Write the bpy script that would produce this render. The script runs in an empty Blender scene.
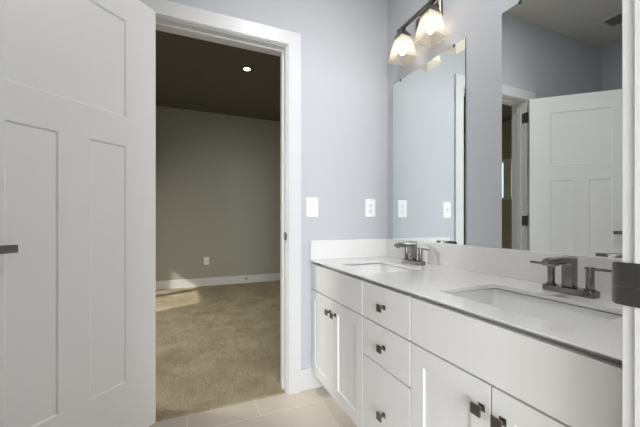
import bpy, bmesh, math
from math import radians, sin, cos, pi, tau
from mathutils import Vector, Matrix

scene = bpy.context.scene
COL = scene.collection

# ------------------------------------------------------------------ camera
cam_data = bpy.data.cameras.new('camera')
cam = bpy.data.objects.new('camera', cam_data)
COL.objects.link(cam)
cam_data.sensor_fit = 'HORIZONTAL'
cam_data.sensor_width = 36.0
cam_data.lens = 311.94 / 640 * 36.0
cam_data.shift_y = 7.46 / 640
cam_data.clip_start = 0.02
cam.location = (0, 0, 1.07)
cam.rotation_euler = (radians(90), 0, radians(-23.237))
scene.camera = cam

# ------------------------------------------------------------------ view, world, sun, window light
scene.view_settings.view_transform = 'Standard'
scene.view_settings.look = 'None'
scene.view_settings.gamma = 1
scene.view_settings.use_curve_mapping = False
scene.view_settings.exposure = 0.0

world = bpy.data.worlds.new('world')
scene.world = world
world.use_nodes = True
world.node_tree.nodes['Background'].inputs[0].default_value = (0.80, 0.90, 1.0, 1)
world.node_tree.nodes['Background'].inputs[1].default_value = 1.6


def light(name, kind, loc, energy, color=(1, 1, 1), **kw):
    d = bpy.data.lights.new(name, kind)
    d.energy = energy
    d.color = color
    for k, v in kw.items():
        setattr(d, k, v)
    o = bpy.data.objects.new(name, d)
    COL.objects.link(o)
    o.location = loc
    return o


sun = light('sun', 'SUN', (-6, 1, 6), 4.0, (1.0, 0.95, 0.85), angle=radians(0.8))
sun.rotation_euler = Vector((1, 0.5, -0.74)).to_track_quat('-Z', 'Y').to_euler()

# daylight entering the bedroom windows behind and to the left of the camera
a = light('bedroom_daylight', 'AREA', (-1.0, -3.36, 1.5), 215, (0.94, 0.97, 1.0), shape='RECTANGLE', size=2.6, size_y=1.9)
a.rotation_euler = Vector((0, 1, 0)).to_track_quat('-Z', 'Z').to_euler()
# the brightest, highest pane of that window
a2 = light('bedroom_high_pane_daylight', 'AREA', (-0.62, -3.34, 2.2), 9, (0.95, 0.975, 1.0), shape='RECTANGLE', size=0.22, size_y=0.40, spread=radians(100))
a2.rotation_euler = Vector((0.25, 1, -0.20)).to_track_quat('-Z', 'Z').to_euler()
# daylight entering the far room by its left window
b = light('far_room_daylight', 'AREA', (-2.58, 3.26, 1.78), 37, (1.0, 0.98, 0.88), shape='RECTANGLE', size=0.75, size_y=0.55, spread=radians(110))
b.rotation_euler = Vector((1, 0.05, -0.62)).to_track_quat('-Z', 'Z').to_euler()


# unseen ceiling lamp added above the vanity for more light from overhead
c = light('bathroom_added_top_light', 'AREA', (0.60, 0.85, 2.862), 12.5, (0.99, 0.985, 1.0), shape='DISK', size=0.22)

# ------------------------------------------------------------------ materials
def mat(name, color, rough=0.5, metal=0.0, spec=0.5, noise=None, bump=None, coat=0.0):
    m = bpy.data.materials.new(name)
    m.use_nodes = True
    nt = m.node_tree
    p = nt.nodes['Principled BSDF']
    p.inputs['Base Color'].default_value = (*color, 1)
    p.inputs['Roughness'].default_value = rough
    p.inputs['Metallic'].default_value = metal
    p.inputs['Specular IOR Level'].default_value = spec
    p.inputs['Coat Weight'].default_value = coat
    tc = nt.nodes.new('ShaderNodeTexCoord')
    if noise:
        sc, amt = noise
        n = nt.nodes.new('ShaderNodeTexNoise')
        n.inputs['Scale'].default_value = sc
        n.inputs['Detail'].default_value = 4
        nt.links.new(tc.outputs['Object'], n.inputs['Vector'])
        r = nt.nodes.new('ShaderNodeMix')
        r.data_type = 'RGBA'
        r.inputs[6].default_value = (*[c * (1 - amt) for c in color], 1)
        r.inputs[7].default_value = (*[min(1, c * (1 + amt)) for c in color], 1)
        nt.links.new(n.outputs['Fac'], r.inputs[0])
        nt.links.new(r.outputs[2], p.inputs['Base Color'])
    if bump:
        sc, st, dist = bump
        n = nt.nodes.new('ShaderNodeTexNoise')
        n.inputs['Scale'].default_value = sc
        n.inputs['Detail'].default_value = 3
        nt.links.new(tc.outputs['Object'], n.inputs['Vector'])
        bn = nt.nodes.new('ShaderNodeBump')
        bn.inputs['Strength'].default_value = st
        bn.inputs['Distance'].default_value = dist
        nt.links.new(n.outputs['Fac'], bn.inputs['Height'])
        nt.links.new(bn.outputs['Normal'], p.inputs['Normal'])
    return m


M = {}
M['wall'] = mat('wall_paint_grey_blue', (0.525, 0.54, 0.57), 0.85, noise=(3, 0.015), bump=(180, 0.06, 0.002))
M['wall_far'] = mat('wall_paint_taupe', (0.40, 0.385, 0.335), 0.85, noise=(3, 0.015), bump=(180, 0.06, 0.002))
M['ceiling'] = mat('ceiling_paint', (0.62, 0.60, 0.57), 0.9, bump=(150, 0.08, 0.002))
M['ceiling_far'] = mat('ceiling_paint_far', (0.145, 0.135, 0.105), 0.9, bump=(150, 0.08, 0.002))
M['wall_bed'] = mat('bedroom_paint', (0.70, 0.70, 0.68), 0.85)
M['trim'] = mat('white_trim_paint', (0.70, 0.70, 0.705), 0.35)
M['door'] = mat('white_door_paint', (0.81, 0.815, 0.815), 0.4)
M['cabinet'] = mat('white_cabinet_paint', (0.80, 0.795, 0.785), 0.35)
M['kick'] = mat('toe_kick_paint', (0.62, 0.60, 0.57), 0.5)
M['quartz'] = mat('white_quartz', (0.775, 0.765, 0.75), 0.12, noise=(60, 0.03))
M['china'] = mat('white_china', (0.86, 0.86, 0.85), 0.08, coat=0.4)
M['plastic'] = mat('white_plastic', (0.88, 0.88, 0.88), 0.3)
M['slot'] = mat('dark_slot', (0.03, 0.03, 0.03), 0.6)
M['nickel'] = mat('brushed_dark_nickel', (0.25, 0.24, 0.23), 0.16, metal=1.0, noise=(40, 0.08))
M['lamp_metal'] = mat('brushed_lamp_nickel', (0.22, 0.20, 0.185), 0.45, metal=1.0, noise=(40, 0.08))
M['bronze'] = mat('dark_knob_metal', (0.19, 0.185, 0.18), 0.25, metal=1.0)
M['strike'] = mat('dark_strike_metal', (0.24, 0.23, 0.22), 0.33, metal=1.0, noise=(30, 0.06))
M['hinge'] = mat('dark_hinge_metal', (0.16, 0.155, 0.15), 0.4, metal=0.8)
M['mirror'] = mat('mirror_silver', (0.86, 0.89, 0.88), 0.0, metal=1.0)
M['mirror_edge'] = mat('mirror_edge_glass', (0.10, 0.12, 0.12), 0.2)
M['vent'] = mat('vent_plastic', (0.62, 0.61, 0.58), 0.5)
M['vent_dark'] = mat('vent_grille', (0.25, 0.24, 0.22), 0.7)
M['wood_floor'] = mat('bedroom_carpet', (0.55, 0.49, 0.40), 0.95, noise=(30, 0.1))


def emission(name, color, s):
    m = bpy.data.materials.new(name)
    m.use_nodes = True
    nt = m.node_tree
    nt.nodes.remove(nt.nodes['Principled BSDF'])
    e = nt.nodes.new('ShaderNodeEmission')
    e.inputs[0].default_value = (*color, 1)
    e.inputs[1].default_value = s
    nt.links.new(e.outputs[0], nt.nodes['Material Output'].inputs[0])
    return m


M['bulb'] = emission('bulb_glow', (1.0, 0.90, 0.76), 10)
M['led'] = emission('downlight_glow', (1.0, 0.88, 0.70), 12)


def frosted():
    m = bpy.data.materials.new('frosted_glass')
    m.use_nodes = True
    nt = m.node_tree
    nt.nodes.remove(nt.nodes['Principled BSDF'])
    tr = nt.nodes.new('ShaderNodeBsdfTranslucent')
    tr.inputs[0].default_value = (0.93, 0.90, 0.84, 1)
    tp = nt.nodes.new('ShaderNodeBsdfTransparent')
    tp.inputs[0].default_value = (0.95, 0.93, 0.88, 1)
    gl = nt.nodes.new('ShaderNodeBsdfGlossy')
    gl.inputs[0].default_value = (0.9, 0.9, 0.9, 1)
    gl.inputs[1].default_value = 0.2
    m1 = nt.nodes.new('ShaderNodeMixShader')
    m1.inputs[0].default_value = 0.30
    m2 = nt.nodes.new('ShaderNodeMixShader')
    m2.inputs[0].default_value = 0.08
    nt.links.new(tr.outputs[0], m1.inputs[1])
    nt.links.new(tp.outputs[0], m1.inputs[2])
    nt.links.new(m1.outputs[0], m2.inputs[1])
    nt.links.new(gl.outputs[0], m2.inputs[2])
    nt.links.new(m2.outputs[0], nt.nodes['Material Output'].inputs[0])
    return m


M['frost'] = frosted()


def window_glass():
    m = bpy.data.materials.new('window_glass')
    m.use_nodes = True
    nt = m.node_tree
    nt.nodes.remove(nt.nodes['Principled BSDF'])
    tp = nt.nodes.new('ShaderNodeBsdfTransparent')
    gl = nt.nodes.new('ShaderNodeBsdfGlossy')
    gl.inputs[1].default_value = 0.02
    mx = nt.nodes.new('ShaderNodeMixShader')
    mx.inputs[0].default_value = 0.06
    nt.links.new(tp.outputs[0], mx.inputs[1])
    nt.links.new(gl.outputs[0], mx.inputs[2])
    nt.links.new(mx.outputs[0], nt.nodes['Material Output'].inputs[0])
    return m


M['glass'] = window_glass()


def tile_material():
    m = mat('beige_tile', (0.5, 0.44, 0.38), 0.32)
    nt = m.node_tree
    N, L = nt.nodes, nt.links
    p = N['Principled BSDF']
    tc = N.new('ShaderNodeTexCoord')
    sp = N.new('ShaderNodeSeparateXYZ')
    L.new(tc.outputs['Object'], sp.inputs[0])

    def math_(op, a, b=None):
        n = N.new('ShaderNodeMath')
        n.operation = op
        for i, v in enumerate((a, b)):
            if v is None:
                continue
            if isinstance(v, (int, float)):
                n.inputs[i].default_value = v
            else:
                L.new(v, n.inputs[i])
        return n.outputs[0]

    def dist_to_lines(co, origin, period):
        s = math_('SUBTRACT', co, origin)
        q = math_('DIVIDE', s, period)
        r = math_('SUBTRACT', q, math_('ROUND', q))
        return math_('MULTIPLY', math_('ABSOLUTE', r), period)
    x, y = sp.outputs[0], sp.outputs[1]
    row = math_('GREATER_THAN', y, 1.703)                      # the row of cut tiles by the doorway
    d_row = dist_to_lines(y, 1.703, 0.370)
    d_cut = dist_to_lines(x, 0.745, 0.370)
    d_full = dist_to_lines(x, 0.745, 0.740)
    dx = math_('ADD', math_('MULTIPLY', row, d_cut), math_('MULTIPLY', math_('SUBTRACT', 1.0, row), d_full))
    d = math_('MINIMUM', dx, d_row)
    g = N.new('ShaderNodeMapRange')
    L.new(d, g.inputs[0])
    g.inputs[1].default_value = 0.0018
    g.inputs[2].default_value = 0.0034
    g.inputs[3].default_value = 1
    g.inputs[4].default_value = 0
    n1 = N.new('ShaderNodeTexNoise')
    n1.inputs['Scale'].default_value = 7
    n1.inputs['Detail'].default_value = 5
    L.new(tc.outputs['Object'], n1.inputs['Vector'])
    cr = N.new('ShaderNodeMix')
    cr.data_type = 'RGBA'
    cr.inputs[6].default_value = (0.66, 0.585, 0.50, 1)
    cr.inputs[7].default_value = (0.72, 0.645, 0.56, 1)
    L.new(n1.outputs['Fac'], cr.inputs[0])
    mx = N.new('ShaderNodeMix')
    mx.data_type = 'RGBA'
    L.new(g.outputs[0], mx.inputs[0])
    L.new(cr.outputs[2], mx.inputs[6])
    mx.inputs[7].default_value = (0.84, 0.80, 0.73, 1)
    L.new(mx.outputs[2], p.inputs['Base Color'])
    bn = N.new('ShaderNodeBump')
    bn.inputs['Strength'].default_value = 0.4
    bn.inputs['Distance'].default_value = 0.002
    bn.invert = True
    L.new(g.outputs[0], bn.inputs['Height'])
    L.new(bn.outputs['Normal'], p.inputs['Normal'])
    return m


def carpet_material():
    m = mat('tan_carpet', (0.4, 0.33, 0.22), 0.98, spec=0.1)
    nt = m.node_tree
    N, L = nt.nodes, nt.links
    p = N['Principled BSDF']
    tc = N.new('ShaderNodeTexCoord')
    n1 = N.new('ShaderNodeTexNoise')
    n1.inputs['Scale'].default_value = 3.2
    n1.inputs['Detail'].default_value = 6
    n1.inputs['Roughness'].default_value = 0.65
    L.new(tc.outputs['Object'], n1.inputs['Vector'])
    n2 = N.new('ShaderNodeTexNoise')
    n2.inputs['Scale'].default_value = 120
    n2.inputs['Detail'].default_value = 2
    L.new(tc.outputs['Object'], n2.inputs['Vector'])
    r = N.new('ShaderNodeValToRGB')
    r.color_ramp.elements[0].position = 0.35
    r.color_ramp.elements[0].color = (0.42, 0.355, 0.245, 1)
    r.color_ramp.elements[1].position = 0.65
    r.color_ramp.elements[1].color = (0.60, 0.515, 0.37, 1)
    L.new(n1.outputs['Fac'], r.inputs[0])
    mx = N.new('ShaderNodeMix')
    mx.data_type = 'RGBA'
    mx.blend_type = 'MULTIPLY'
    mx.inputs[0].default_value = 0.55
    L.new(r.outputs[0], mx.inputs[6])
    r2 = N.new('ShaderNodeValToRGB')
    r2.color_ramp.elements[0].position = 0.3
    r2.color_ramp.elements[0].color = (0.45, 0.45, 0.45, 1)
    r2.color_ramp.elements[1].position = 0.7
    L.new(n2.outputs['Fac'], r2.inputs[0])
    L.new(r2.outputs[0], mx.inputs[7])
    L.new(mx.outputs[2], p.inputs['Base Color'])
    bn = N.new('ShaderNodeBump')
    bn.inputs['Strength'].default_value = 0.8
    bn.inputs['Distance'].default_value = 0.012
    L.new(n2.outputs['Fac'], bn.inputs['Height'])
    bn2 = N.new('ShaderNodeBump')
    bn2.inputs['Strength'].default_value = 0.7
    bn2.inputs['Distance'].default_value = 0.05
    L.new(n1.outputs['Fac'], bn2.inputs['Height'])
    L.new(bn.outputs['Normal'], bn2.inputs['Normal'])
    L.new(bn2.outputs['Normal'], p.inputs['Normal'])
    return m


M['tile'] = tile_material()
M['carpet'] = carpet_material()


# ------------------------------------------------------------------ mesh helpers
def box(bm, x0, x1, y0, y1, z0, z1):
    x0, x1 = sorted((x0, x1)); y0, y1 = sorted((y0, y1)); z0, z1 = sorted((z0, z1))
    v = [bm.verts.new(p) for p in ((x0, y0, z0), (x1, y0, z0), (x1, y1, z0), (x0, y1, z0),
                                   (x0, y0, z1), (x1, y0, z1), (x1, y1, z1), (x0, y1, z1))]
    for f in ((0, 3, 2, 1), (4, 5, 6, 7), (0, 1, 5, 4), (1, 2, 6, 5), (2, 3, 7, 6), (3, 0, 4, 7)):
        bm.faces.new([v[i] for i in f])
    return v


def loft(bm, rings, cap0=True, cap1=True):
    """rings: lists of points, all the same count; builds a closed skin."""
    R = [[bm.verts.new(p) for p in r] for r in rings]
    n = len(R[0])
    for a_, b_ in zip(R, R[1:]):
        for i in range(n):
            bm.faces.new((a_[i], a_[(i + 1) % n], b_[(i + 1) % n], b_[i]))
    if cap0:
        bm.faces.new(R[0][::-1])
    if cap1:
        bm.faces.new(R[-1])
    return R


def circle(c, r, axis='z', n=24, r2=None):
    r2 = r if r2 is None else r2
    out = []
    for i in range(n):
        t = tau * i / n
        u, w = r * cos(t), r2 * sin(t)
        out.append({'z': (c[0] + u, c[1] + w, c[2]), 'x': (c[0], c[1] + u, c[2] + w), 'y': (c[0] + w, c[1], c[2] + u)}[axis])
    return out


def cyl(bm, c0, c1, r, axis='z', n=24, chamfer=0.0, r1=None):
    r1 = r if r1 is None else r1
    k = {'x': 0, 'y': 1, 'z': 2}[axis]

    def at(t):
        return tuple(c0[i] + (c1[i] - c0[i]) * t for i in range(3))
    L = abs(c1[k] - c0[k])
    if chamfer:
        q = chamfer / L
        rings = [circle(at(0), r - chamfer, axis, n), circle(at(q), r, axis, n), circle(at(1 - q), r1, axis, n), circle(at(1), r1 - chamfer, axis, n)]
    else:
        rings = [circle(at(0), r, axis, n), circle(at(1), r1, axis, n)]
    loft(bm, rings)


def rrect(x0, x1, y0, y1, r, n=6):
    """rounded rectangle outline, counter-clockwise, 4*(n+1) points."""
    pts = []
    for cx, cy, a0 in ((x1 - r, y1 - r, 0), (x0 + r, y1 - r, 90), (x0 + r, y0 + r, 180), (x1 - r, y0 + r, 270)):
        for i in range(n + 1):
            t = radians(a0 + 90 * i / n)
            pts.append((cx + r * cos(t), cy + r * sin(t)))
    return pts


def link(name, bm, m, parent=None, bevel=0.0, segs=2, smooth=False, loc=None, mats=None):
    bmesh.ops.recalc_face_normals(bm, faces=bm.faces)
    me = bpy.data.meshes.new(name)
    if bevel:
        bmesh.ops.bevel(bm, geom=[e for e in bm.edges if len(e.link_faces) == 2 and e.calc_face_angle(0) > radians(25)],
                        offset=bevel, segments=segs, profile=0.5, affect='EDGES', clamp_overlap=True)
    bm.to_mesh(me)
    bm.free()
    for mm in (mats or [m]):
        me.materials.append(mm)
    if smooth:
        for p in me.polygons:
            p.use_smooth = True
        me.set_sharp_from_angle(angle=radians(38))
    o = bpy.data.objects.new(name, me)
    COL.objects.link(o)
    if parent:
        o.parent = parent
        # geometry of the children is written relative to the parent's own origin
    if loc:
        o.location = loc
    return o


def thing(name, label, cat, loc=(0, 0, 0), rotz=0, group=None):
    o = bpy.data.objects.new(name, None)
    COL.objects.link(o)
    o.empty_display_size = 0.05
    o.location = loc
    o.rotation_euler = (0, 0, rotz)
    o['label'] = label
    o['category'] = cat
    if group:
        o['group'] = group
    return o


def tag(o, label, cat, group=None, kind=None):
    o['label'] = label
    o['category'] = cat
    if group:
        o['group'] = group
    if kind:
        o['kind'] = kind
    return o


def dup(root, loc, label, group=None):
    r = root.copy()
    COL.objects.link(r)
    r.location = loc
    r['label'] = label
    if group:
        r['group'] = group
    for ch in list(root.children):
        c = ch.copy()
        COL.objects.link(c)
        c.parent = r
        for g in list(ch.children):
            d = g.copy()
            COL.objects.link(d)
            d.parent = c
    return r


def boxes(name, lst, m, parent=None, bevel=0.0, loc=None):
    bm = bmesh.new()
    for q in lst:
        box(bm, *q)
    return link(name, bm, m, parent, bevel, loc=loc)


# ------------------------------------------------------------------ the setting
XW = 1.3236          # mirror wall
XL = -1.376         # left wall of the bathroom
YB, YB2 = 1.857, 1.977      # back wall, near and far face
YE, YE2 = 0.253, 0.133      # entry wall, bathroom face and bedroom face
CH = 2.881          # bathroom ceiling
FH = 2.85           # far room ceiling
YF = 5.42           # far wall of the far room
JT = 0.018         # jamb thickness
# doorway in the back wall
DL, DR, DH = -0.176, 0.567, 2.146
# entry doorway
EL, ER, EH = -0.120, 0.642, 2.150
# windows: far room left wall, bedroom rear wall
WY0, WY1, WZ0, WZ1 = 2.87, 4.25, 1.45, 2.17
BX0, BX1, BZ0, BZ1 = -2.3, 0.3, 0.55, 2.45


def struct(o, label, cat):
    return tag(o, label, cat, kind='structure')


struct(boxes('floor', [(XL, XW, YE, YB + 0.012, -0.1, 0)], M['tile']),
       'beige rectangular floor tiles with pale grout in front of the doorway', 'floor')
struct(boxes('floor_far_room', [(-2.6, 2.2, YB + 0.012, YF, -0.1, 0.010)], M['carpet']),
       'tan carpet of the dark room seen through the doorway', 'floor')
struct(boxes('floor_bedroom', [(-2.7, 2.7, -3.4, YE, -0.1, 0)], M['wood_floor']),
       'pale carpet of the room behind the entry doorway', 'floor')
struct(boxes('wall_back', [(-2.6, DL - JT, YB, YB2, 0, CH), (DR + JT, 2.2, YB, YB2, 0, CH), (DL - JT, DR + JT, YB, YB2, DH + JT, CH)], M['wall']),
       'grey blue wall with the doorway, light switch and outlet', 'wall')
struct(boxes('wall_right', [(XW, XW + 0.12, YE2, YB, 0, CH)], M['wall']),
       'grey blue wall behind the vanity and both mirrors', 'wall')
struct(boxes('wall_left', [(XL - 0.12, XL, YE2, YB, 0, CH)], M['wall']),
       'grey blue wall opposite the vanity, dim in the mirror', 'wall')
struct(boxes('wall_entry', [(-2.7, EL - JT, YE2, YE, 0, CH), (ER + JT, 2.7, YE2, YE, 0, CH), (EL - JT, ER + JT, YE2, YE, EH + JT, CH)], M['wall']),
       'grey blue wall around the entry doorway at the vanity end', 'wall')
struct(boxes('ceiling', [(XL, XW, YE, YB, CH, CH + 0.1)], M['ceiling']),
       'plain pale bathroom ceiling with the square exhaust vent', 'ceiling')
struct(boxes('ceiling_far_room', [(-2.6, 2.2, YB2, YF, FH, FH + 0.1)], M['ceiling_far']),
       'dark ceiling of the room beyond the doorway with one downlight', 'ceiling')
struct(boxes('ceiling_bedroom', [(-2.7, 2.7, -3.4, YE2, CH, CH + 0.1)], M['wall_bed']),
       'pale ceiling of the room behind the entry doorway', 'ceiling')
struct(boxes('wall_far', [(-2.6, 2.2, YF, YF + 0.12, 0, FH)], M['wall_far']),
       'taupe grey far wall of the carpeted room', 'wall')
struct(boxes('wall_far_room_right', [(2.2, 2.32, YB2, YF, 0, FH)], M['wall_far']), 'taupe right side wall of the carpeted room', 'wall')
struct(boxes('wall_far_room_left', [(-2.72, -2.6, YB2, WY0, 0, FH), (-2.72, -2.6, WY1, YF, 0, FH),
                                    (-2.72, -2.6, WY0, WY1, 0, WZ0), (-2.72, -2.6, WY0, WY1, WZ1, FH)], M['wall_far']),
       'taupe left side wall of the carpeted room with its window', 'wall')
struct(boxes('wall_bedroom_left', [(-2.82, -2.7, -3.4, YE, 0, CH)], M['wall_bed']), 'pale left wall of the room behind the camera', 'wall')
struct(boxes('wall_bedroom_right', [(2.7, 2.82, -3.4, YE, 0, CH)], M['wall_bed']), 'pale right wall of the room behind the camera', 'wall')
struct(boxes('wall_bedroom_rear', [(-2.7, BX0, -3.52, -3.4, 0, CH), (BX1, 2.7, -3.52, -3.4, 0, CH),
                                   (BX0, BX1, -3.52, -3.4, 0, BZ0), (BX0, BX1, -3.52, -3.4, BZ1, CH)], M['wall_bed']),
       'pale wall with the wide window behind the camera', 'wall')

# windows
w = boxes('window_1', [(-2.70, -2.62, WY0, WY0 + 0.04, WZ0, WZ1), (-2.70, -2.62, WY1 - 0.04, WY1, WZ0, WZ1),
                       (-2.70, -2.62, WY0, WY1, WZ0, WZ0 + 0.04), (-2.70, -2.62, WY0, WY1, WZ1 - 0.04, WZ1),
                       (-2.69, -2.63, 3.73, 3.88, WZ0, WZ1)], M['trim'])
struct(w, 'white framed window in the left wall of the carpeted room', 'window')
boxes('window_pane', [(-2.685, -2.68, WY0 + 0.04, WY1 - 0.04, WZ0 + 0.04, WZ1 - 0.04)], M['glass'], w)
w = boxes('window_2', [(BX0, BX0 + 0.05, -3.5, -3.42, BZ0, BZ1), (BX1 - 0.05, BX1, -3.5, -3.42, BZ0, BZ1),
                       (BX0, BX1, -3.5, -3.42, BZ0, BZ0 + 0.05), (BX0, BX1, -3.5, -3.42, BZ1 - 0.05, BZ1)], M['trim'])
struct(w, 'wide white framed window behind the camera', 'window')
boxes('window_pane', [(BX0 + 0.05, BX1 - 0.05, -3.465, -3.46, BZ0 + 0.05, BZ1 - 0.05)], M['glass'], w)


# door frames: a jamb set with a stop, and a casing with a moulded inner edge on each side
def casing_profile_sweep(bm, x0, x1, zt, w, y, s, z0=0.0, wl=None, plain=False):
    """casing around opening x0..x1 up to zt, width w, on the plane y, standing out towards s (+1/-1)."""
    wl = w if wl is None else wl
    prof = [(0.000, 0.000), (0.000, 0.011), (0.0015, 0.0135), (0.004, 0.0135), (0.0055, 0.0105), (0.0065, 0.0165), (0.008, 0.018),
            (1.0, 0.018), (1.0, 0.0)]
    if plain:
        prof = [(0.0, 0.0), (0.0, 0.0165), (0.0006, 0.0176), (0.002, 0.018), (1.0, 0.018), (1.0, 0.0)]
    # paths: bottom left, corner left, corner right, bottom right, as outward offsets
    def ring(kind):
        out = []
        for off, th in prof:
            o = off if off < 0.5 else None
            ol = wl if o is None else o
            orr = w if o is None else o
            yy = y + s * th
            if kind == 0: out.append((x0 - ol, yy, z0))
            if kind == 1: out.append((x0 - ol, yy, zt + (w if o is None else o)))
            if kind == 2: out.append((x1 + orr, yy, zt + (w if o is None else o)))
            if kind == 3: out.append((x1 + orr, yy, z0))
        return out
    loft(bm, [ring(k) for k in range(4)])


def door_frame(name, label, x0, x1, zt, ya, yb, door_side, wl=0.088, w=0.088, plain=False):
    """ya..yb: wall faces (ya < yb); door_side +1 when the leaf sits at yb, -1 when at ya."""
    bm = bmesh.new()
    t = 0.018
    box(bm, x0 - t, x0, ya, yb, 0, zt)
    box(bm, x1, x1 + t, ya, yb, 0, zt)
    box(bm, x0 - t, x1 + t, ya, yb, zt, zt + t)
    jam = link(name, bm, M['trim'])
    struct(jam, label, 'door frame')
    bm = bmesh.new()
    if door_side < 0:
        s0, s1 = ya + 0.040, ya + 0.075
    else:
        s0, s1 = yb - 0.075, yb - 0.040
    h = 0.011
    box(bm, x0, x0 + h, s0, s1, 0, zt)
    box(bm, x1 - h, x1, s0, s1, 0, zt)
    box(bm, x0 + h, x1 - h, s0, s1, zt - h, zt)
    link('door_stop', bm, M['trim'], jam, bevel=0.002)
    for y, s in ((ya, -1), (yb, 1)):
        bm = bmesh.new()
        casing_profile_sweep(bm, x0 - 0.005, x1 + 0.005, zt + 0.005, w, y, s, wl=wl, plain=plain)
        link('casing', bm, M['trim'], jam)
    return jam


frame_back = door_frame('trim_1', 'white door frame and casing around the opening to the carpeted room', DL, DR, DH, YB, YB2, -1, wl=0.107)
frame_entry = door_frame('trim_2', 'white entry door frame with dark strike plate at the vanity end', EL, ER, EH, YE2, YE, 1, plain=True)

# strike plate of the back doorway (right jamb)
bm = bmesh.new()
box(bm, DR - 0.002, DR, YB + 0.008, YB + 0.034, 0.949, 1.000)
loft(bm, [[(DR - 0.002, YB + 0.010, z0), (DR, YB + 0.010, z0), (DR, YB + 0.010, z1), (DR - 0.002, YB + 0.010, z1)] if k == 0 else
          [(DR - 0.002 + dx, y, z0 + c), (DR + dx, y, z0 + c), (DR + dx, y, z1 - c), (DR - 0.002 + dx, y, z1 - c)]
          for k, (y, dx, c, z0, z1) in enumerate([(0, 0, 0, 0.949, 1.000), (YB - 0.002, 0.000, 0.003, 0.949, 1.000), (YB - 0.009, 0.004, 0.008, 0.949, 1.000)])])
tagged = link('strike_plate', bm, M['strike'], frame_back)

# strike plate of the entry doorway: flat plate with a curled lip past the jamb corner
bm = bmesh.new()
zc, hh = 0.970, 0.0340
sect = [(-0.050, 0.0, 0.0), (-0.004, 0.0, 0.0), (0.017, 0.0, 0.0), (0.022, 0.0006, 0.0), (0.0265, 0.002, 0.001), (0.0295, 0.0042, 0.003), (0.0310, 0.0072, 0.007)]
for zlo, zhi, ca, cb in ((zc - hh, zc - 0.0052, 1, 0), (zc - 0.0044, zc + hh, 0, 1)):
    rings = []
    for dy, dx, c in sect:
        X = ER - 0.0022 + dx
        za_, zb_ = zlo + c * ca, zhi - c * cb
        rings.append([(X, YE + dy, za_), (X + 0.0022, YE + dy, za_), (X + 0.0022, YE + dy, zb_), (X, YE + dy, zb_)])
    loft(bm, rings)
sp = link('strike_plate', bm, M['strike'], frame_entry)
sp['label'] = 'dark metal strike plate with rounded lip'
bm = bmesh.new()
for dz in (-0.022, 0.022):
    cyl(bm, (ER - 0.0034, YE - 0.040, zc + dz), (ER - 0.0020, YE - 0.040, zc + dz), 0.0042, 'x', 16)
link('screw', bm, M['strike'], sp)


# baseboards
def baseboard(name, x0, x1, y0, y1, label, h=0.135):
    o = boxes(name, [(x0, x1, y0, y1, 0, h)], M['trim'], bevel=0.004)
    return struct(o, label, 'baseboard')


baseboard('baseboard_back', DR + 0.094, 0.81, YB - 0.014, YB, 'short white baseboard between the door casing and the vanity')
baseboard('baseboard_back_left', XL, DL - 0.113, YB - 0.014, YB, 'white baseboard behind the open door')
baseboard('baseboard_left', XL, XL + 0.014, YE, YB - 0.014, 'white baseboard along the wall opposite the vanity')
baseboard('baseboard_far', -2.6, 2.2, YF - 0.014, YF, 'white baseboard along the far wall of the carpeted room', 0.142)


# ------------------------------------------------------------------ panelled boards (doors)
def panelled(bm, w, h, t, panels, depth, slope, both=True):
    """board in local x 0..w, z 0..h, front face at y=0 (facing -y), back at y=t."""
    xs = sorted({0, w, *[p[0] for p in panels], *[p[1] for p in panels]})
    zs = sorted({0, h, *[p[2] for p in panels], *[p[3] for p in panels]})

    def face(pts):
        bm.faces.new([bm.verts.new(p) for p in pts])
    sides = ((0, 1), (t, -1)) if both else ((0, 1),)
    for y, s in sides:
        for xa, xb in zip(xs, xs[1:]):
            for za, zb in zip(zs, zs[1:]):
                cx, cz = (xa + xb) / 2, (za + zb) / 2
                if any(p[0] < cx < p[1] and p[2] < cz < p[3] for p in panels):
                    continue
                face([(xa, y, za), (xb, y, za), (xb, y, zb), (xa, y, zb)][::s])
        for x0, x1, z0, z1 in panels:
            o = [(x0, y, z0), (x1, y, z0), (x1, y, z1), (x0, y, z1)]
            d = y + s * depth
            i = [(x0 + slope, d, z0 + slope), (x1 - slope, d, z0 + slope), (x1 - slope, d, z1 - slope), (x0 + slope, d, z1 - slope)]
            for k in range(4):
                face([o[k], o[(k + 1) % 4], i[(k + 1) % 4], i[k]][::s])
            face(i[::s])
    if not both:
        face([(0, t, 0), (0, t, h), (w, t, h), (w, t, 0)])
    for pts in ([(0, 0, 0), (0, t, 0), (w, t, 0), (w, 0, 0)], [(0, 0, h), (w, 0, h), (w, t, h), (0, t, h)],
                [(0, 0, 0), (0, 0, h), (0, t, h), (0, t, 0)], [(w, 0, 0), (w, t, 0), (w, t, h), (w, 0, h)]):
        face(pts)
    bmesh.ops.remove_doubles(bm, verts=bm.verts, dist=1e-5)


# the open door; local x runs from the hinge to the free edge, visible (far-room) face at local y = 0
DT = 0.035
DW = 0.737
dang = math.atan2(-0.679, -0.734)
ux, uy = cos(dang), sin(dang)
# outward normal of the visible face points to the camera side
vis_corner = Vector((-0.143, 1.797, 0))
bm = bmesh.new()
Z0D = 0.040
zo = -Z0D
panelled(bm, DW, 2.140 - Z0D, DT,
         [(0.155, 0.581, 1.553 + zo, 2.002 + zo), (0.155, 0.313, 0.318 + zo, 1.417 + zo), (0.424, 0.581, 0.318 + zo, 1.417 + zo)], 0.006, 0.006)
door = link('door_1', bm, M['door'])
door.location = (vis_corner.x, vis_corner.y, Z0D)
# local +x -> door direction; local +y (thickness) must point away from the camera: that is to -X+Y side
door.rotation_euler = (0, 0, dang)
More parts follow.
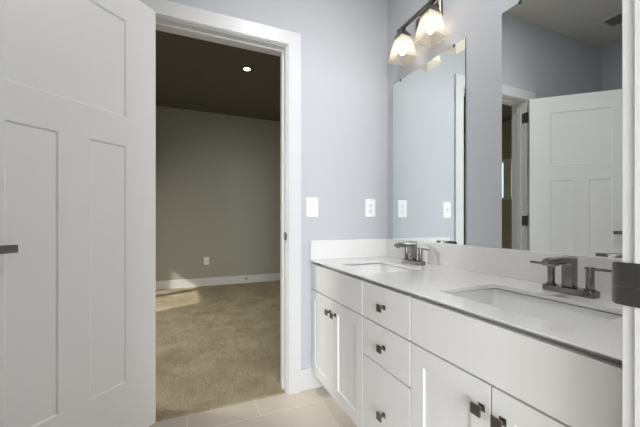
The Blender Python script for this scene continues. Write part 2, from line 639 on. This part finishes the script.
# rotating by dang sends local +y to (-sin, cos) = (0.69, -0.724): towards the camera, so shift by mirroring y in the mesh
for v in door.data.vertices:
    v.co.y = -v.co.y
door.data.flip_normals()
struct(door, 'white three panel door standing open at the left, lever near its free edge', 'door')


def lever(side):
    """side +1: on the camera side (local y > 0), -1: the other face (local y < -DT)."""
    y0 = 0 if side > 0 else -DT
    s = side
    zc = 0.976 - Z0D
    xc = DW - 0.062
    bm = bmesh.new()
    cyl(bm, (xc, y0, zc), (xc, y0 + s * 0.009, zc), 0.031, 'y', 32, chamfer=0.002)
    ro = link('rosette', bm, M['nickel'], door, smooth=True)
    bm = bmesh.new()
    cyl(bm, (xc, y0 + s * 0.009, zc), (xc, y0 + s * 0.048, zc), 0.010, 'y', 24)
    ya, yb = y0 + s * 0.042, y0 + s * 0.056
    box(bm, xc - 0.109, xc + 0.013, ya, yb, zc - 0.014, zc + 0.014)
    link('lever_handle', bm, M['nickel'], door, bevel=0.002)


lever(1)
lever(-1)
# hinges: barrel at the pin and a leaf on the jamb
for hz in (0.28, 1.072, 2.00):
    bm = bmesh.new()
    px, py = DL - 0.001, YB - 0.026
    cyl(bm, (px, py, hz - 0.045), (px, py, hz + 0.045), 0.0075, 'z', 16)
    cyl(bm, (px, py, hz + 0.045), (px, py, hz + 0.056), 0.0045, 'z', 12)
    box(bm, DL, DL + 0.0022, YB - 0.022, YB + 0.030, hz - 0.045, hz + 0.045)
    hg = link('hinge', bm, M['hinge'], frame_back, smooth=False)

# ------------------------------------------------------------------ vanity
XF = 0.733          # face of doors and drawers
FT = 0.019
YV0, YV1 = 0.2545, 1.8545
ZB, ZT = 0.112, 0.8010
G = 0.0020; GY = 0.0031          # half gap between fronts
# countertop, its underside and top, and the sink cutouts
XC = 0.720
CZ0, CZ1 = 0.807, 0.821
SX0, SX1 = 0.825, 1.120
SINKS = ((1.262, 1.657), (0.430, 0.862))
YCE = 0.253
BS = 1.3036          # front of the backsplash


def front_obj(name, parent, y0, y1, z0, z1, panel=False):
    """a cabinet front lying in the plane x = XF facing -x, between y0 < y1."""
    w, h = y1 - y0 - 2 * GY, z1 - z0 - 2 * G
    bm = bmesh.new()
    if panel:
        st = 0.061
        panelled(bm, w, h, FT, [(st, w - st, st, h - st)], 0.0065, 0.0025, both=False)
    else:
        box(bm, 0, w, 0, FT, 0, h)
    # local (x, y, z) -> world: local -y faces -x ; local x runs along -y
    for v in bm.verts:
        x, y, z = v.co
        v.co = (XF + y, y1 - GY - x, z0 + G + z)
    return link(name, bm, M['cabinet'], parent, bevel=0.0 if panel else 0.0012)


def knob(parent, y, z):
    bm = bmesh.new()
    box(bm, XF - 0.003, XF, y - 0.0095, y + 0.0095, z - 0.0095, z + 0.0095)
    cyl(bm, (XF - 0.022, y, z), (XF - 0.003, y, z), 0.0055, 'x', 16)
    box(bm, XF - 0.028, XF - 0.022, y - 0.0145, y + 0.0145, z - 0.0145, z + 0.0145)
    return link('knob', bm, M['bronze'], parent, bevel=0.0008)


def cabinet_body(root, y0, y1, openings):
    """carcass with a face frame behind the fronts and a recessed toe kick."""
    e = 0.0006
    y0 += e; y1 -= e
    bm = bmesh.new()
    xb = XF + FT
    top = CZ0 - 0.0005
    back = XW - 0.003
    t = 0.016
    for ya_, yb_ in ((y0, y0 + t), (y1 - t, y1)):
        box(bm, xb, back, ya_, yb_, ZB, ZT - 0.0095)
        box(bm, xb + 0.022, back, ya_, yb_, ZT - 0.0095, top)
    box(bm, xb + 0.02, back, y0 + t, y1 - t, ZB, ZB + t)
    box(bm, back - t, back, y0 + t, y1 - t, ZB + t, top)
    # face frame
    box(bm, xb, xb + 0.019, y0 + t, y0 + 0.03, ZB, ZT - 0.0095)
    box(bm, xb, xb + 0.019, y1 - 0.03, y1 - t, ZB, ZT - 0.0095)
    box(bm, xb, xb + 0.019, y0 + 0.03, y1 - 0.03, ZT - 0.050, ZT - 0.0095)
    box(bm, xb + 0.022, xb + 0.03, y0 + t, y1 - t, ZT - 0.0095, top)
    box(bm, xb, xb + 0.019, y0 + 0.03, y1 - 0.03, ZB, ZB + 0.035)
    for z in openings:
        box(bm, xb, xb + 0.019, y0 + 0.03, y1 - 0.03, z - 0.02, z + 0.02)
    link('carcass', bm, M['cabinet'], root)
    boxes('toe_kick', [(XF + 0.075, XF + 0.091, y0, y1, 0, ZB)], M['kick'], root)


YA, YC = 0.892, 1.220
c1 = thing('sink_cabinet', 'white two door sink cabinet beside the door casing at the back wall', 'cabinet', group='white vanity cabinets')
cabinet_body(c1, YC, YV1, [0.640])
front_obj('false_drawer_front', c1, YC, YV1, 0.641, ZT)
ym = (YC + YV1) / 2
d = front_obj('cabinet_door', c1, ym, YV1, ZB, 0.639, True)
knob(d, ym + 0.027, 0.567)
d = front_obj('cabinet_door', c1, YC, ym, ZB, 0.639, True)
knob(d, ym - 0.039, 0.567)

c2 = thing('drawer_cabinet', 'white vanity cabinet with three drawers and square knobs between the sink cabinets', 'cabinet', group='white vanity cabinets')
cabinet_body(c2, YA, YC, [0.640, 0.473])
for z0, z1, kz in ((0.641, ZT, 0.721), (0.474, 0.639, 0.558), (ZB, 0.472, 0.287)):
    d = front_obj('drawer', c2, YA, YC, z0, z1)
    knob(d, 1.053, kz)

c3 = thing('sink_cabinet', 'white two door sink cabinet nearest the dark strike plate', 'cabinet', group='white vanity cabinets')
cabinet_body(c3, YV0, YA, [0.640])
front_obj('false_drawer_front', c3, YV0, YA, 0.641, ZT)
ym = (YV0 + YA) / 2
d = front_obj('cabinet_door', c3, ym, YA, ZB, 0.639, True)
knob(d, ym + 0.027, 0.568)
d = front_obj('cabinet_door', c3, YV0, ym, ZB, 0.639, True)
knob(d, ym - 0.034, 0.566)

# countertop with two rounded sink cutouts
def ring_face(bm, outer, inner, z, flip=False):
    vo = [bm.verts.new((*p, z)) for p in outer]
    vi = [bm.verts.new((*p, z)) for p in inner]
    eo = [bm.edges.new((vo[i], vo[(i + 1) % len(vo)])) for i in range(len(vo))]
    ei = [bm.edges.new((vi[i], vi[(i + 1) % len(vi)])) for i in range(len(vi))]
    bmesh.ops.triangle_fill(bm, use_beauty=True, edges=eo + ei)
    return vo, vi


ct = thing('countertop', 'white quartz countertop with upstand running over all the vanity cabinets', 'countertop', (0, 0, 0))
bm = bmesh.new()
cuts = [(YCE, 0.985), (0.985, YB - 0.001)]
for (ya, yb), (s0, s1) in zip(cuts, (SINKS[1], SINKS[0])):
    inner = rrect(SX0, SX1, s0, s1, 0.022)
    outer = [(XC, ya), (XW - 0.001, ya), (XW - 0.001, yb), (XC, yb)]
    tops = ring_face(bm, outer, inner, CZ1)
    bots = ring_face(bm, outer, inner, CZ0)
    for A, B in zip(tops, bots):
        n = len(A)
        for i in range(n):
            j = (i + 1) % n
            if n == 4 and ((A[i].co.y == A[j].co.y) and abs(A[i].co.y - 0.985) < 1e-5):
                continue
            bm.faces.new((A[i], A[j], B[j], B[i]))
bmesh.ops.remove_doubles(bm, verts=bm.verts, dist=1e-5)
for v in bm.verts:                      # thin eased front lip with the underside sloping back from it
    if abs(v.co.x - XC) < 1e-5 and abs(v.co.z - CZ0) < 1e-5:
        v.co.z = CZ1 - 0.003
link('slab', bm, M['quartz'], ct)
boxes('backsplash', [(BS, XW - 0.001, YCE, YB - 0.001, CZ1, 0.946)], M['quartz'], ct, bevel=0.0015)
boxes('side_splash', [(XC + 0.004, BS, YB - 0.020, YB - 0.001, CZ1, 0.946)], M['quartz'], ct, bevel=0.0015)


# sinks
def sink(label, s0, s1):
    cy = (s0 + s1) / 2
    cx = (SX0 + SX1) / 2
    zt = CZ0 - 0.006
    root = thing('undermount_sink', label, 'sink', (cx, cy, zt), group='white undermount sinks')
    hx, hy = (SX1 - SX0) / 2 + 0.011, (s1 - s0) / 2 + 0.011
    bm = bmesh.new()
    prof = [(0.013, -0.0), (0.0, 0.0), (-0.001, -0.004), (-0.008, -0.03), (-0.012, -0.062), (-0.022, -0.080), (-0.044, -0.089), (-0.080, -0.092)]
    rings = []
    for off, z in prof:
        r = max(0.012, 0.030 + off * 0.4)
        rings.append([(x, y, z) for x, y in rrect(-hx - off, hx + off, -hy - off, hy + off, r, 8)])
    R = loft(bm, rings, cap0=False, cap1=True)
    bmesh.ops.recalc_face_normals(bm, faces=bm.faces)
    # outside shell
    geo = bmesh.ops.solidify(bm, geom=bm.faces[:], thickness=0.006)
    b_ = link('bowl', bm, M['china'], root, smooth=True)
    bm = bmesh.new()
    cyl(bm, (0, 0, -0.0925), (0, 0, -0.0895), 0.022, 'z', 28, chamfer=0.001)
    cyl(bm, (0, 0, -0.0895), (0, 0, -0.0875), 0.014, 'z', 28, chamfer=0.0008)
    link('drain', bm, M['nickel'], root, smooth=True)
    return root


sink('white undermount sink in the countertop closer to the back wall', *SINKS[0])
sink('white undermount sink in the countertop closer to the dark strike plate', *SINKS[1])


# faucets: centre-set with two lever handles
def bent_arm(bm, x_back, x_tip, y, w, z_top, z_und, z_bot, t):
    """column and arm as one profile in the xz plane, extruded along y."""
    prof = [(x_back, z_bot), (x_back, z_top - 0.006), (x_back - 0.006, z_top), (x_tip + 0.030, z_top - 0.004), (x_tip + 0.006, z_top - 0.010),
            (x_tip, z_top - 0.018), (x_tip + 0.004, z_top - 0.030), (x_tip + 0.026, z_top - 0.029), (x_tip + 0.040, z_und - 0.002),
            (x_back - t - 0.004, z_und + 0.000), (x_back - t, z_und - 0.004), (x_back - t, z_bot)]
    loft(bm, [[(px, y - w / 2, pz) for px, pz in prof], [(px, y + w / 2, pz) for px, pz in prof]])


def faucet(label, x, y):
    root = thing('faucet', label, 'faucet', (x, y, CZ1), group='brushed metal two handle faucets')
    bm = bmesh.new()
    o = rrect(-0.025, 0.025, -0.079, 0.079, 0.010, 5)
    loft(bm, [[(a_, b_, 0.0) for a_, b_ in o], [(a_, b_, 0.019) for a_, b_ in o],
              [(a_ * 0.94, b_ * 0.985, 0.021) for a_, b_ in o]])
    link('base_plate', bm, M['nickel'], root, smooth=True)
    bm = bmesh.new()
    bent_arm(bm, 0.014, -0.124, 0, 0.036, 0.130, 0.106, 0.021, 0.030)
    link('spout', bm, M['nickel'], root, bevel=0.004, segs=3, smooth=True)
    bm = bmesh.new()
    cyl(bm, (-0.106, 0, 0.094), (-0.106, 0, 0.102), 0.009, 'z', 20)
    link('aerator', bm, M['nickel'], root, smooth=True)
    for s in (-1, 1):
        bm = bmesh.new()
        yy = s * 0.059
        cyl(bm, (0, yy, 0.021), (0, yy, 0.026), 0.0165, 'z', 28, chamfer=0.001)
        cyl(bm, (0, yy, 0.026), (0, yy, 0.098), 0.0115, 'z', 28, chamfer=0.001)
        box(bm, -0.0065, 0.0065, yy - s * 0.012, yy + s * 0.072, 0.089, 0.097)
        link('lever_handle', bm, M['nickel'], root, bevel=0.0012, smooth=True)
    return root


faucet('brushed metal two handle faucet behind the sink closer to the back wall', 1.214, 1.453)
faucet('brushed metal two handle faucet behind the sink closer to the strike plate', 1.214, 0.648)


# ------------------------------------------------------------------ mirrors
def wall_mirror(label, y0, y1, turn=0.0, z0=0.9445, z1=2.0115):
    yc = (y0 + y1) / 2
    root = thing('wall_mirror', label, 'mirror', (XW - 0.0015, yc, z0), rotz=turn, group='frameless vanity mirrors')
    w, h, t = y1 - y0, z1 - z0, 0.006
    bm = bmesh.new()
    c = 0.012                      # clipped top corners, small bevel at the rim
    out = [(-w / 2, 0), (w / 2, 0), (w / 2, h), (-w / 2, h)]
    inn = [(-w / 2 + 0.0015, 0.0015), (w / 2 - 0.0015, 0.0015), (w / 2 - 0.0015, h - 0.0015), (-w / 2 + 0.0015, h - 0.0015)]
    R = loft(bm, [[(-0.0005, a_, b_) for a_, b_ in out], [(-t + 0.0015, a_, b_) for a_, b_ in out], [(-t, a_, b_) for a_, b_ in inn]])
    bm.faces.ensure_lookup_table()
    for f in bm.faces:
        f.material_index = 0 if abs(f.calc_center_median().x + t) < 1e-4 else 1
    link('glass', bm, M['mirror'], root, mats=[M['mirror'], M['mirror_edge']])
    for yy in (-w / 2 + 0.075, w / 2 - 0.085):
        for zz, s in ((h, 1),):
            bm = bmesh.new()
            box(bm, -t - 0.0025, 0, yy - 0.006, yy + 0.006, zz - 0.010, zz + 0.004)
            link('clip', bm, M['slot'], root, bevel=0.0008)
    return root


wall_mirror('frameless wall mirror under the vanity light, nearer the back wall', 1.177, 1.785, 0.006)
wall_mirror('frameless wall mirror reflecting the open door', 0.370, 0.976, -0.001)


# ------------------------------------------------------------------ vanity light
def vanity_light():
    yc = 1.441
    root = thing('vanity_light', 'two shade metal vanity light with frosted square glass above the mirror', 'wall lamp', (XW, yc, 2.28))
    bm = bmesh.new()
    loft(bm, [[(x, *p) for p in rrect(-0.105, 0.105, -0.058, 0.035, 0.006, 3)] for x in (-0.0005, -0.014)] +
         [[(-0.020, *p) for p in rrect(-0.098, 0.098, -0.051, 0.028, 0.006, 3)]])
    link('backplate', bm, M['lamp_metal'], root, bevel=0.0)
    xb = 1.222 - XW
    bm = bmesh.new()
    box(bm, xb - 0.010, xb + 0.010, -0.165, 0.165, -0.032, -0.016)
    link('crossbar', bm, M['lamp_metal'], root, bevel=0.002)
    bm = bmesh.new()
    # curved arm from backplate to the bar
    pts = []
    for i in range(9):
        t = i / 8
        pts.append((-0.018 + (xb + 0.018) * t, -0.030 + 0.03 * sin(pi * t) ))
    loft(bm, [[(x, -0.012, z - 0.007), (x, 0.012, z - 0.007), (x, 0.012, z + 0.007), (x, -0.012, z + 0.007)] for x, z in pts])
    link('arm', bm, M['lamp_metal'], root)
    for s in (1, -1):
        yy = s * 0.119
        bm = bmesh.new()
        # pyramid holder under the bar
        def sq(h, z):
            return [(xb - h, yy - h, z), (xb + h, yy - h, z), (xb + h, yy + h, z), (xb - h, yy + h, z)]
        loft(bm, [sq(0.011, -0.030), sq(0.016, -0.045), sq(0.035, -0.076), sq(0.035, -0.084)])
        link('shade_holder', bm, M['lamp_metal'], root, bevel=0.001)
        # glass shade: flaring square pyramid with thickness, open below
        bm = bmesh.new()
        prof = [(0.033, -0.084), (0.038, -0.092), (0.061, -0.205), (0.066, -0.211), (0.067, -0.220), (0.062, -0.220), (0.0575, -0.206), (0.034, -0.094), (0.028, -0.088)]
        loft(bm, [sq(h, z) for h, z in prof], cap0=False, cap1=False)
        # top closing
        t0, t1 = sq(0.033, -0.084), sq(0.028, -0.088)
        loft(bm, [t0, t1], True, True)
        sh = link('glass_shade', bm, M['frost'], root)
        # bulb
        bm = bmesh.new()
        rings = []
        for k in range(13):
            th = pi * k / 12
            rr = 0.022 * sin(th) + 0.0015
            rings.append(circle((xb, yy, -0.158 + 0.032 * cos(th)), rr, 'z', 20))
        loft(bm, rings)
        link('bulb', bm, M['bulb'], root, smooth=True)
        bm = bmesh.new()
        cyl(bm, (xb, yy, -0.130), (xb, yy, -0.088), 0.014, 'z', 20)
        link('socket', bm, M['plastic'], root, smooth=True)
    return root


vanity_light()


# ------------------------------------------------------------------ switch, outlets, downlight, vent, door stop
def plate(bm, w, h, t):
    o = rrect(-w / 2, w / 2, -h / 2, h / 2, 0.004, 4)
    i = rrect(-w / 2 + 0.003, w / 2 - 0.003, -h / 2 + 0.003, h / 2 - 0.003, 0.003, 4)
    loft(bm, [[(x, 0, z) for x, z in o], [(x, -t * 0.5, z) for x, z in o], [(x, -t, z) for x, z in i]])


def light_switch(label, x, y, z, w=0.081, h=0.126):
    root = thing('light_switch', label, 'light switch', (x, y, z))
    bm = bmesh.new()
    plate(bm, w, h, 0.006)
    link('cover_plate', bm, M['plastic'], root)
    bm = bmesh.new()
    box(bm, -0.005, 0.005, -0.0065, -0.006, -0.012, 0.012)
    link('toggle_slot', bm, M['plastic'], root)
    bm = bmesh.new()
    v = box(bm, -0.004, 0.004, -0.018, -0.006, -0.006, 0.004)
    for q in v:
        if q.co.y < -0.01:
            q.co.z += 0.006
    link('toggle', bm, M['plastic'], root, bevel=0.001)
    return root


def outlet(label, x, y, z, w=0.081, h=0.126):
    root = thing('wall_outlet', label, 'outlet', (x, y, z), group='white wall outlets')
    bm = bmesh.new()
    plate(bm, w, h, 0.006)
    link('cover_plate', bm, M['plastic'], root)
    for s in (1, -1):
        bm = bmesh.new()
        zc = s * 0.021
        loft(bm, [[(px, -0.006, pz + zc) for px, pz in rrect(-0.017, 0.017, -0.015, 0.015, 0.009, 4)],
                  [(px, -0.0075, pz + zc) for px, pz in rrect(-0.016, 0.016, -0.014, 0.014, 0.009, 4)]])
        rc = link('receptacle', bm, M['plastic'], root)
        bm = bmesh.new()
        box(bm, -0.0075, -0.0050, -0.0080, -0.0074, zc - 0.001, zc + 0.008)
        box(bm, 0.0050, 0.0075, -0.0080, -0.0074, zc - 0.001, zc + 0.007)
        cyl(bm, (0, -0.0080, zc - 0.008), (0, -0.0074, zc - 0.008), 0.003, 'y', 12)
        link('slots', bm, M['slot'], rc)
    return root


light_switch('white toggle light switch beside the right door casing', 0.742, YB, 1.157)
outlet('white wall outlet beside the first mirror', 1.177, YB, 1.159)
outlet('small white wall outlet low on the far wall of the carpeted room', 0.307, YF, 0.418)

root = thing('recessed_downlight', 'small round lit recessed downlight in the dark ceiling', 'ceiling light', (0.656, 3.695, FH))
bm = bmesh.new()
loft(bm, [circle((0, 0, 0.0), 0.075, 'z', 36), circle((0, 0, -0.004), 0.073, 'z', 36), circle((0, 0, -0.004), 0.044, 'z', 36), circle((0, 0, 0.0), 0.042, 'z', 36)], cap0=False, cap1=False)
link('trim_ring', bm, M['ceiling_far'], root, smooth=True)
bm = bmesh.new()
cyl(bm, (0, 0, -0.003), (0, 0, -0.0005), 0.036, 'z', 32)
link('lens', bm, M['led'], root)
light('downlight_beam', 'SPOT', (0.656, 3.695, FH - 0.01), 2.0, (1.0, 0.86, 0.66), spot_size=radians(100), spot_blend=0.6, shadow_soft_size=0.05)

root = thing('exhaust_vent', 'square ceiling exhaust vent reflected in the larger looking mirror', 'vent', (-0.919, 1.510, CH))
bm = bmesh.new()
a_, b_ = 0.126, 0.082
def sq2(h, z):
    return [(-h, -h, z), (h, -h, z), (h, h, z), (-h, h, z)]
loft(bm, [sq2(a_, 0), sq2(a_, -0.006), sq2(a_ - 0.008, -0.014), sq2(b_, -0.014), sq2(b_ - 0.003, -0.002)], False, False)
link('frame', bm, M['vent'], root)
bm = bmesh.new()
box(bm, -b_, b_, -b_, b_, -0.003, -0.001)
gr = link('grille', bm, M['vent_dark'], root)
bm = bmesh.new()
for k in range(9):
    y = -0.068 + k * 0.017
    box(bm, -b_ + 0.004, b_ - 0.004, y - 0.003, y + 0.003, -0.011, -0.004)
link('slats', bm, M['vent_dark'], gr)

root = thing('door_bumper', 'small dark door bumper on the far baseboard', 'door bumper', (0.945, YF - 0.014, 0.091))
bm = bmesh.new()
cyl(bm, (0, 0, 0), (0, -0.006, 0), 0.014, 'y', 16)
link('mounting_disc', bm, M['hinge'], root)
bm = bmesh.new()
cyl(bm, (0, -0.006, 0), (0, -0.060, 0), 0.006, 'y', 12)
cyl(bm, (0, -0.060, 0), (0, -0.072, 0), 0.010, 'y', 12)
link('rod', bm, M['hinge'], root)

root = thing('recessed_downlight', 'unseen round ceiling lamp added over the vanity countertop', 'ceiling light', (0.60, 0.85, CH))  # fixture added out of view to go with the overhead fill light
bm = bmesh.new()
loft(bm, [circle((0, 0, 0.0), 0.155, 'z', 36), circle((0, 0, -0.006), 0.150, 'z', 36), circle((0, 0, -0.006), 0.116, 'z', 36), circle((0, 0, 0.0), 0.114, 'z', 36)], cap0=False, cap1=False)
link('trim_ring', bm, M['vent'], root, smooth=True)
bm = bmesh.new()
cyl(bm, (0, 0, -0.004), (0, 0, -0.001), 0.113, 'z', 32)
link('lens', bm, M['led'], root)
